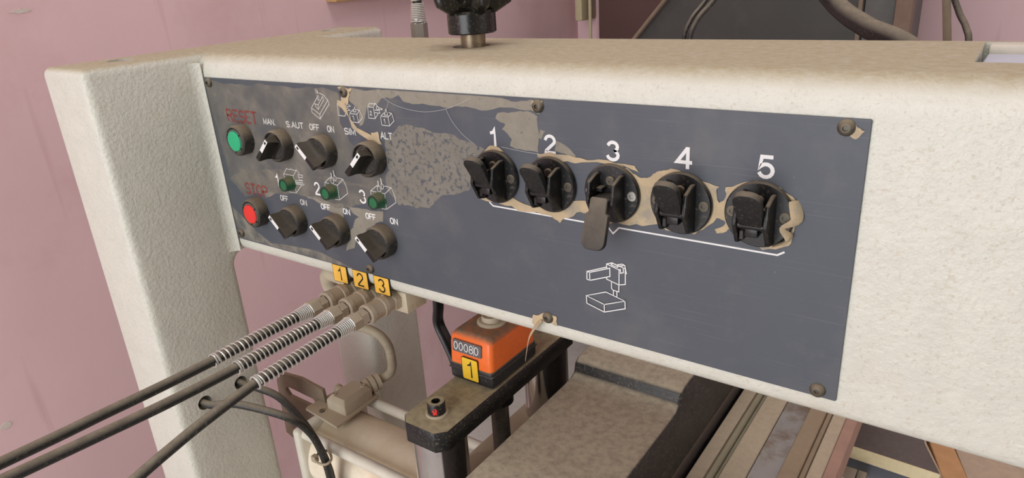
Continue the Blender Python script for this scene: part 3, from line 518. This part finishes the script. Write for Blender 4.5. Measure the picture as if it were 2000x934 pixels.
def hose(label, x, path, twist):
    z = -197
    t = thing('air_hose', label, 'air hose', (x,10,z), 'air hoses plugged into the manifold under the beam')
    rel = [(p[0]-x, p[1]-10, p[2]-z) for p in path]; ax = (0,-1,0)
    finish(lathe(BM(), [(0,0),(10.2,0),(10.2,6.4),(9,7.6),(0,7.6)], axis=ax, n=6, twist=twist), 'hex_nut', 'coupling', t, 20)
    finish(lathe(BM(), [(7.6,7.4),(7.6,13),(9,13.4),(9.4,14),(9.4,20),(8.9,20.4),(8.9,31),(9.3,31.4),(9.3,36.6),(8.6,37.4),(7.4,37.4),(7.2,35.8),(0,35.8)], axis=ax, n=40), 'coupling_sleeve', 'coupling', t)
    finish(lathe(BM(), [(9.35,14.2),(9.65,14.4),(9.65,19.6),(9.35,19.8)], axis=ax, n=40), 'knurled_band', 'knurl', t)
    finish(lathe(BM(), [(9.25,31.6),(9.6,31.8),(9.6,36.2),(9.25,36.4)], axis=ax, n=40), 'knurled_band', 'knurl', t)
    finish(lathe(BM(), [(0,35),(6.6,35),(6.6,37.5),(7.6,38.2),(7.6,44.5),(7,45.4),(0,45.4)], axis=ax, n=6, twist=twist+.3), 'plug_nut', 'coupling', t, 20)
    finish(lathe(BM(), [(0,45),(7,45.2),(8.2,46.2),(8.2,55.5),(7.6,56.4),(0,56.4)], axis=ax, n=6, twist=twist), 'hose_nut', 'coupling', t, 20)
    finish(tube(BM(), rel, 4.1, 16, 10), 'hose', 'hose', t)
    seg = [p for p in rel if p[1] >= -155]
    finish(helix([(0,-56,0)]+[p for p in rel if -152 < p[1] < -60]+[(rel[2][0]*0,-151,rel[2][2])], lambda s: 7-1.6*min(1, s/.16), .72, [(0,0),(.14,8),(.965,27),(1,29)]), 'spring_guard', 'spring', t)
hose('black air hose with spring guard, leftmost and farthest back of the three',165,[(165,-40,-197),(165,-94,-197),(165,-141,-197.5),(165,-194,-196.5),(165,-232,-195),(165,-266,-194),(165,-330,-191)],.1)
hose('black air hose with spring guard, middle one of the three',192,[(192,-40,-197),(192,-98,-197),(192,-143,-197.5),(192,-197,-196),(192,-244,-193),(192,-299,-189),(192,-340,-186)],.25)
hose('black air hose with spring guard, rightmost and nearest, sagging lowest',219,[(219,-40,-197),(219,-93,-199),(219,-140,-201),(219,-188,-208),(219,-217,-214),(219,-241,-220),(219,-300,-236)],.4)
# elbow fitting at the left end of the manifold
tag(finish(tube(BM(), [(144.5,23,-199),(122,28,-201),(100,35,-206),(87,40,-217),(82,48,-240),(80,52,-262)], 8.5, 14, 6), 'elbow_fitting', 'dusty_grey'), 'dusty grey elbow pipe at the left end of the manifold block', 'pipe')

# ------------------------------------------------------------------ hand knob on the spindle through the beam
hk = thing('hand_knob', 'black lobed hand knob on a dull spindle above the beam', 'hand knob', (272,90,22))
finish(lathe(BM(), [(0,-40),(10.6,-40),(10.6,12),(0,12)], axis=(0,0,1), n=36), 'spindle', 'bronze', hk)
finish(lathe(BM(), [(0,11),(19.6,11),(20.6,12),(20.6,27),(19,29),(0,29)], axis=(0,0,1), n=48), 'hub', 'blackgloss', hk)
bm = BM(); rows = []
for z, f in ((26,.58),(30,.78),(34,.98),(42,1.06),(52,1.0),(58,.8)):
    rows.append([bm.verts.new(Vector(((26+9*math.cos(5*(a-2*PI*.115)))*f*math.cos(a), (26+9*math.cos(5*(a-2*PI*.115)))*f*math.sin(a), z))*K) for a in [2*PI*i/80 for i in range(80)]])
for A, B in zip(rows, rows[1:]):
    for i in range(80): bm.faces.new((A[i], A[(i+1)%80], B[(i+1)%80], B[i]))
bm.faces.new(rows[0]); bm.faces.new(rows[-1])
finish(bm, 'lobed_grip', 'blackgloss', hk)

# ------------------------------------------------------------------ height adjuster: bar, columns, counter
ha = thing('height_adjuster', 'black steel bar on two chromed columns below the beam, dust on top', 'height adjuster', (271,86,-404))
def hpart(bm, name, m, **k): return at(finish(bm, name, m, ha, **k), (271,86,-404))
ch = 9
hpart(prism(BM(), [(246+ch,-31),(298-ch,-31),(298,-31+ch),(298,203-ch),(298-ch,203),(246+ch,203),(246,203-ch),(246,-31+ch)], 'z', -316, -295, .7, 1), 'bar', 'blacksteel')
for y in (-5,177):
    hpart(rod(BM(), (271,y,-404), (271,y,-316), 25.5, 48), 'column', 'chrome')
for y in (-5,177):
    hpart(lathe(BM(), [(10.6,0),(10.6,1),(10,1.6),(7,1.6)], (271,y,-295), (0,0,1), 32), 'washer', 'dusty_grey')
    s = hpart(lathe(BM(), [(8.4,1),(8.4,12),(7.8,13),(4.2,13),(4.2,7),(0,7)], (271,y,-295), (0,0,1), 36), 'socket_screw', 'blacksteel')
    finish(lathe(BM(), [(0,7.05),(4.15,7.05)], (271,y,-295), (0,0,1), 6), 'hex_socket', 'dark', s, 0)
    if y < 0:
        p = torn([(-2,0),(2.2,.3),(2.6,5),(1,7.2),(-1,6.5),(-2.6,4)], 5, 2)
        bm = BM()
        vv = [bm.verts.new(Vector((271+8.5*math.sin(.55+q.x/8.4), y-8.5*math.cos(.55+q.x/8.4), -292+q.y))*K) for q in p]; bm.faces.new(vv)
        finish(bm, 'paint_mark', 'red', s, 0)['label'] = 'dab of red paint on the screw head'
hpart(rod(BM(), (272,86,-335), (272,86,-316), 15.5, 32), 'collar_nut', 'blacksteel')
pr = [(0,0)]
for k in range(36): pr += [(9.6,k*2),(8.7,k*2+1)]
hpart(lathe(BM(), pr+[(9.6,72),(0,72)], (272,86,-403.8), (0,0,1), 28), 'threaded_rod', 'blacksteel')
hpart(lathe(BM(), [(0,0),(20,0),(20,4),(0,4)], (266,58,-403.8), (0,0,1), 36), 'flange', 'dusty_grey')

pc = thing('position_counter', 'orange position counter reading 00080 on the black bar, yellow sticker 1 in front', 'counter', (269,86,-295))
finish(box(BM(), -26.5,26.5,-37,40,.2,19,3.5,3), 'base', 'rubber', pc)
finish(box(BM(), -27,27,-37.5,40.5,11.5,14,1,2), 'seal', 'rubber', pc)
bm = BM(); rows = []
for z, d in ((18.6,.0),(40,-.5),(47,-2),(50.5,-5),(52,-8)):
    y0 = -36.5+max(0,(z-30))*.12
    rows.append([bm.verts.new(Vector((p[0], p[1], z))*K) for p in rrect(-26-d*.4+(0 if d > -3 else -(d+2)*.6), 26+d*.4+(0 if d > -3 else (d+2)*.6), y0-d*.7, 39+d, 5, 5)])
for A, B in zip(rows, rows[1:]):
    for i in range(len(A)): bm.faces.new((A[i], A[(i+1)%len(A)], B[(i+1)%len(A)], B[i]))
bm.faces.new(rows[0]); bm.faces.new(rows[-1])
finish(bm, 'cover', 'orange', pc)
W_ = finish(prism(BM(), rrect(-20,15,-6.3,6.3,1), 'y', -.7, .5), 'digit_window', 'digit_window', pc, 0)
W_.location = Vector((0,-35.9,38.6))*K; W_.rotation_euler = (math.radians(-7),0,0)
for i, d in enumerate('00080'):
    finish(words(BM(), d, -18.2+i*6.3, -3.9, 7.8, .8, -.75, 4.4), 'wheel_digit', 'white', W_, 0)
finish(box(BM(), 6.1,6.5,-.78,-.7,-5.5,5.5), 'window_line', 'white', W_, 0)
st = finish(prism(BM(), rrect(-10.2,10.2,-12.5,12.5,2), 'y', -.4, 0), 'number_sticker', 'print_black', pc, 0); st.location = Vector((0.5,-37.3,16.5))*K; st['label'] = 'yellow sticker numbered 1 on the orange counter'
finish(prism(BM(), rrect(-9.5,9.5,-11.8,11.8,1.5), 'y', -.55, -.3), 'sticker_face', 'yellow', st, 0)
finish(words(BM(), '1', -2.4, -8.5, 17, 1.7, -.7, 4.6), 'printed_digit', 'print_black', st, 0)
finish(lathe(BM(), [(0,51),(15,51),(15,53),(13,54.5),(10,54.5),(10,60),(0,60)], (2,0,0), (0,0,1), 36), 'shaft_ring', 'dusty_grey', pc)
finish(rod(BM(), (2,0,52), (2,0,105), 8, 28), 'shaft', 'bronze', pc)
tag(finish(tube(BM(), [(160,130,-240),(159,130,-272),(156,130,-295),(166,130,-317),(176,130,-340),(186,128,-372),(190,125,-405)], 7.5, 12, 6, flat=.7), 'black_hose', 'black_clean'), 'flat black hose hanging down behind the orange counter', 'hose')

# ------------------------------------------------------------------ dust hood and guide rails at right of the columns
dh = thing('dust_hood', 'long black suction hood covered with dust, running back under the beam', 'dust hood', (383,100,-442))
def dpart(bm, name, m, **k): return at(finish(bm, name, m, dh, **k), (383,100,-442))
dpart(prism(BM(), [(-60,-441.8),(560,-441.8),(560,-308),(176,-308),(166,-309),(158,-312),(155,-323),(146,-326.5),(130,-327),(-60,-327)], 'x', 321, 442, 3.5, 3), 'hood', 'dust_top')
dpart(prism(BM(), [(442,-441.8),(449,-441.8),(449,-425),(445,-402),(442,-398)], 'y', -60, 560), 'side_flange', 'black')
gr = thing('guide_rail', 'dusty guide rail made of parallel strips, running back beside the black hood', 'guide rail', (512,150,-442))
def gpart(b, name, m, bev=.8, lb=None):
    o = at(finish(box(BM(), b[0],b[1],-20,540,b[2],b[3],bev,1), name, m, gr), (512,150,-442))
    if lb: o['label'] = lb
gpart((449.4,464,-441.8,-408),'strip','rail_dust'); gpart((464,471,-441.8,-411),'strip','rail_green',1.5,'grey-green strip'); gpart((471.5,476.6,-441.8,-412.5),'strip','rail_green',2,'thin round-edged strip')
gpart((477,500,-441.8,-407.5),'strip','rail_dust'); gpart((500.3,526,-441.8,-410),'strip','rail_shiny',.5,'rubbed shiny metal strip'); gpart((526.3,543.5,-441.8,-405.5),'strip','rail_brown',.8,'rough brown strip')
gpart((543.7,549,-441.8,-410),'strip','rail_brown'); gpart((550.2,563.5,-441.8,-407.5),'strip','rail_dust'); gpart((563.7,575,-441.8,-408),'strip','rail_pink',.8,'pinkish edge strip')

# ------------------------------------------------------------------ clamping cylinder at lower left
cy = thing('clamp_cylinder', 'dusty cream cylinder with tie rods lying between upright and columns', 'cylinder', (125,65,-480))
def ypart(bm, name, m, **k): return at(finish(bm, name, m, cy, **k), (125,65,-480))
ypart(rod(BM(), (18,65,-480), (224,65,-480), 50, 56), 'barrel', 'cyl')
for x0, x1 in ((6,19),(222,236)):
    ypart(box(BM(), x0,x1,9,121,-536,-424,5,3), 'end_cap', 'cream_plain')
for y, z in ((20,-432.5),(110,-432.5),(20,-527),(110,-527)):
    ypart(rod(BM(), (12,y,z), (237,y,z), 6.6, 20), 'tie_rod', 'cream_plain')
tag(finish(prism(BM(), arc(-73,-424,22,180,95,6)+[(-40,-398),(2,-402),(5,-426),(5,-520),(-50,-520),(-98,-505)], 'y', 66, 71, .5, 1), 'slotted_bracket', 'dusty_brown'), 'dusty brown slotted bracket plate behind the hose and left of junction box', 'bracket')
sb = bpy.data.objects['slotted_bracket']
cut = finish(prism(BM(), [(-78,-428),(-72,-421),(-20,-423),(-14,-430),(-20,-437),(-72,-436)], 'y', 50, 90), 'cut', 'dark')
boolean(sb, [cut])
jb = thing('junction_box', 'small dusty junction box with cable gland on a plate above the cylinder', 'junction box', (32,83,-424))
finish(prism(BM(), [(-43,-33),(-41,-38),(24,-44),(24,-38),(20,32),(-36,30)], 'z', .2, 3, .4, 1), 'mounting_plate', 'dusty_grey', jb)
bm = BM(); rows = []
for z, d in ((3,0),(15,0),(17,1),(22,5)):
    rows.append([bm.verts.new(Vector((p[0],p[1],z))*K) for p in rrect(-17+d,17-d,-23+d,24-d,2,3)])
for A, B in zip(rows, rows[1:]):
    for i in range(len(A)): bm.faces.new((A[i], A[(i+1)%len(A)], B[(i+1)%len(A)], B[i]))
bm.faces.new(rows[0]); bm.faces.new(rows[-1])
finish(bm, 'case', 'dusty_grey', jb)
for p in ((-9,-15),(9,16)):
    finish(lathe(BM(), [(3,20),(3,23.5),(1.3,23.5),(1.2,22),(0,22)], (*p,0), (0,0,1), 18), 'lid_screw', 'dusty_grey', jb)
finish(lathe(BM(), [(3.4,3),(3.4,4.6),(1.2,4.6),(1,3.6),(0,3.6)], (-18,-31,0), (0,0,1), 18), 'plate_screw', 'screw', jb)
finish(lathe(BM(), [(0,0),(11,0),(11,5.6),(9,6.2),(9,7.6),(12,8.2),(12,13.5),(9.6,14),(9.6,15.6),(11,16.2),(11,21.5),(7,22.5),(0,22.5)], (2,24,12), (.35,1,.12), 24), 'cable_gland', 'dusty_grey', jb)
finish(lathe(BM(), [(0,0),(6,0),(6,4),(5,4.6),(5,9),(6,9.4),(6,12),(0,13)], (-17,4,12), (-1,.2,0), 20), 'blind_plug', 'dusty_grey', jb)
tag(finish(tube(BM(), [(39.5,124,-409.5),(49,138,-404),(62,134,-386),(74,124,-360),(78,118,-342),(72,112,-326),(52,106,-318),(22,98,-318)], 5.8, 14, 8), 'gland_cable', 'cable_grey'), 'dusty grey cable looping from the junction box gland', 'cable')
tag(finish(tube(BM(), [(-30,-76,-339),(0,-76,-339),(28,-60,-338),(75,-35,-353),(80,-14,-385),(84,-6,-420),(87,-4,-458),(88,-4,-520),(88,-4,-700)], 4.3, 12, 8), 'control_cable', 'hose'), 'black cable leaving the front hole in the upright', 'cable')
tag(finish(tube(BM(), [(-30,-31,-339),(0,-31,-339),(16,-26,-341),(38,-16,-352),(54,-4,-385),(64,2,-413),(74,4,-442),(78,4,-474),(78,4,-560),(78,4,-700)], 4.3, 12, 8), 'control_cable', 'hose'), 'black cable leaving the rear hole in the upright', 'cable')
zt = thing('cable_tie', 'cream cable tie round two black cables at the tie rod', 'cable tie', (79,0,-428))
finish(tube(BM(), [(-14,2,-2),(-11,-6,-2),(0,-11,-1),(11,-9,0),(12,-2,1),(4,5,0),(-8,9,-1),(-14,2,-2)], 1.5, 6, 5), 'strap', 'cable_grey', zt)
finish(box(BM(), -15,-8,-9,-3,-7,1,.5,1), 'lock', 'cable_grey', zt)

# ------------------------------------------------------------------ behind the beam
vb = thing('vertical_air_hose', 'spring-wrapped air hose standing behind the beam, left of the hand knob', 'air hose', (96,215,-40))
finish(box(BM(), -24,24,-46,22,-60,40,1), 'valve_body', 'dusty_grey', vb)
finish(lathe(BM(), [(0,40),(9.6,40),(9.6,70),(8.6,71),(0,71)], axis=(0,0,1), n=6, twist=.2), 'hose_nut', 'steel', vb, 20)
finish(tube(BM(), [(0,0,66),(1,0,95),(2,0,130),(5,2,190),(20,10,330)], 5, 14, 8), 'hose', 'hose', vb)
finish(helix([(0,0,71),(1,0,95),(2,0,130),(5,2,190),(10,4,240)], lambda s: 8.4-2.6*min(1, s/.2), .8, [(0,0),(.12,11),(1,44)]), 'spring_guard', 'spring', vb)
def cable(label, pts, r, m='hose', name='cable'): return tag(finish(tube(BM(), pts, r, 14, 8), name, m), label, 'cable' if name == 'cable' else 'hose')
cable('thick dusty black hose sagging behind the right part of the beam',[(430,330,190),(470,318,90),(512,300,39),(548,262,20),(585,230,8),(640,205,-30),(690,210,-90)],8.4,name='black_hose')
cable('thin dusty black cable behind the beam, left of a close pair',[(404,236,-60),(403,232,5),(406,240,28),(416,262,50),(450,300,120)],2)
cable('thin dusty black cable behind the beam, right of a close pair',[(409,236,-60),(408.5,232,5),(412,241,28),(424,262,50),(460,300,120)],2.4)
cable('black cable hanging down right of the grey pipe',[(570,500,120),(585,500,40),(596,490,12),(606,470,-2),(612,450,-20),(614,440,-90)],3.2)
tag(finish(rod(BM(), (614.7,400,-120), (554.7,400,260), 3.6, 20), 'grey_pipe', 'dusty_brown'), 'slim upright grey-brown pipe before the pink back wall', 'pipe')

dc = thing('dark_cabinet', 'dark grey sheet-metal cabinet with a slanted left side against the back wall', 'cabinet', (180,1250,FZ))
finish(prism(BM(), [(-330,0),(213,0),(213,1500),(150,1420),(-189,1041),(-257,965),(-330,883)], 'y', -100, 300), 'body', 'cabinet', dc, 0)
finish(box(BM(), 215,268,-106,300,0,1750,3), 'side_panel', 'cabinet_grey', dc)
finish(box(BM(), 203,211,-104,-99,0,1750,1), 'door_edge', 'dusty_brown', dc)
tag(finish(rod(BM(), (-172,1132,-190), (48,1132,56), 4.5, 12), 'slanted_bar', 'dusty_brown'), 'thin slanted grey bar along the left edge of the dark cabinet', 'bar')
tag(finish(prism(BM(), [(451,FZ),(482,FZ),(479,1500),(453,1500)], 'y', 1110, 1140, 3, 2), 'brown_post', 'brown_post'), 'brown painted post right of the dark cabinet', 'post')
tag(finish(box(BM(), -405,-150,1552,1585,FZ,1900,3), 'wall_shade_board', 'shadow_panel'), 'purple-brown board added for the shade on the back wall left of the dark cabinet', 'board')  # added sheet whose dark colour stands for shade on the back wall
tag(finish(box(BM(), -457,-433,1500,1585,-84,900,4), 'wide_conduit', 'conduit'), 'short wide cream conduit ending above the beam in the wall corner', 'conduit')
tag(finish(rod(BM(), (-416,1520,FZ), (-416,1520,1400), 5, 16), 'thin_conduit', 'conduit'), 'thin cream pipe right of the wide conduit in the wall corner', 'conduit')

# ------------------------------------------------------------------ boards on the trolley at lower right
tr = thing('trolley', 'low grey trolley under the stacked boards at lower right', 'trolley', (900,620,FZ))
finish(box(BM(), -350,400,-240,380,470,488,2), 'shelf', 'blue_grey', tr)
for x in (-335,-305): finish(box(BM(), x,x+22,-90,10,488.2,511.2,1), 'spacer', 'wood', tr)
for x in (-300,380):
    for y in (-220,360): finish(box(BM(), x-15,x+15,y-15,y+15,0,470,2), 'leg', 'cabinet_grey', tr)
finish(box(BM(), -352,-326,-225,-200,505,516,1), 'grab_bar', 'steel', tr)
finish(box(BM(), -325,-315,-225,-200,476,516,1), 'bar_holder', 'steel', tr)
bd = thing('laminate_board', 'dark laminate board with a cream front edge, right of the guide rail', 'board', (600,480,-538.5))
pl_ = lambda pts, z0, z1: prism(BM(), [(x-600,y-480) for x, y in pts], 'z', z0+538.5, z1+538.5)
finish(pl_([(550,446),(659,441.5),(637,495),(610,640),(550,640)], -538.5, -520), 'board', 'laminate', bd, 0)
finish(pl_([(550,444.4),(659.6,440),(659,441.5),(550,446)], -538, -519.8), 'edge_band', 'cream_edge', bd, 0)
finish(pl_([(659.8,440.5),(661.6,441),(639,497),(612,640),(610,640),(637,495)], -538.5, -519.6), 'side_band', 'brown_board', bd, 0)
tag(finish(prism(BM(), [(664,432),(687,448),(666,510),(640,640),(616,640),(643,497)], 'z', -561.8, -518, .6, 1), 'orange_board', 'orange_wood'), 'orange-brown wooden board right of the dark laminate board', 'board')
tag(finish(prism(BM(), [(688,446),(900,380),(900,640),(642,640),(668,511)], 'z', -561.8, -519, .6, 1), 'brown_board', 'brown_board'), 'dusty brown board at far lower right under the beam', 'board')
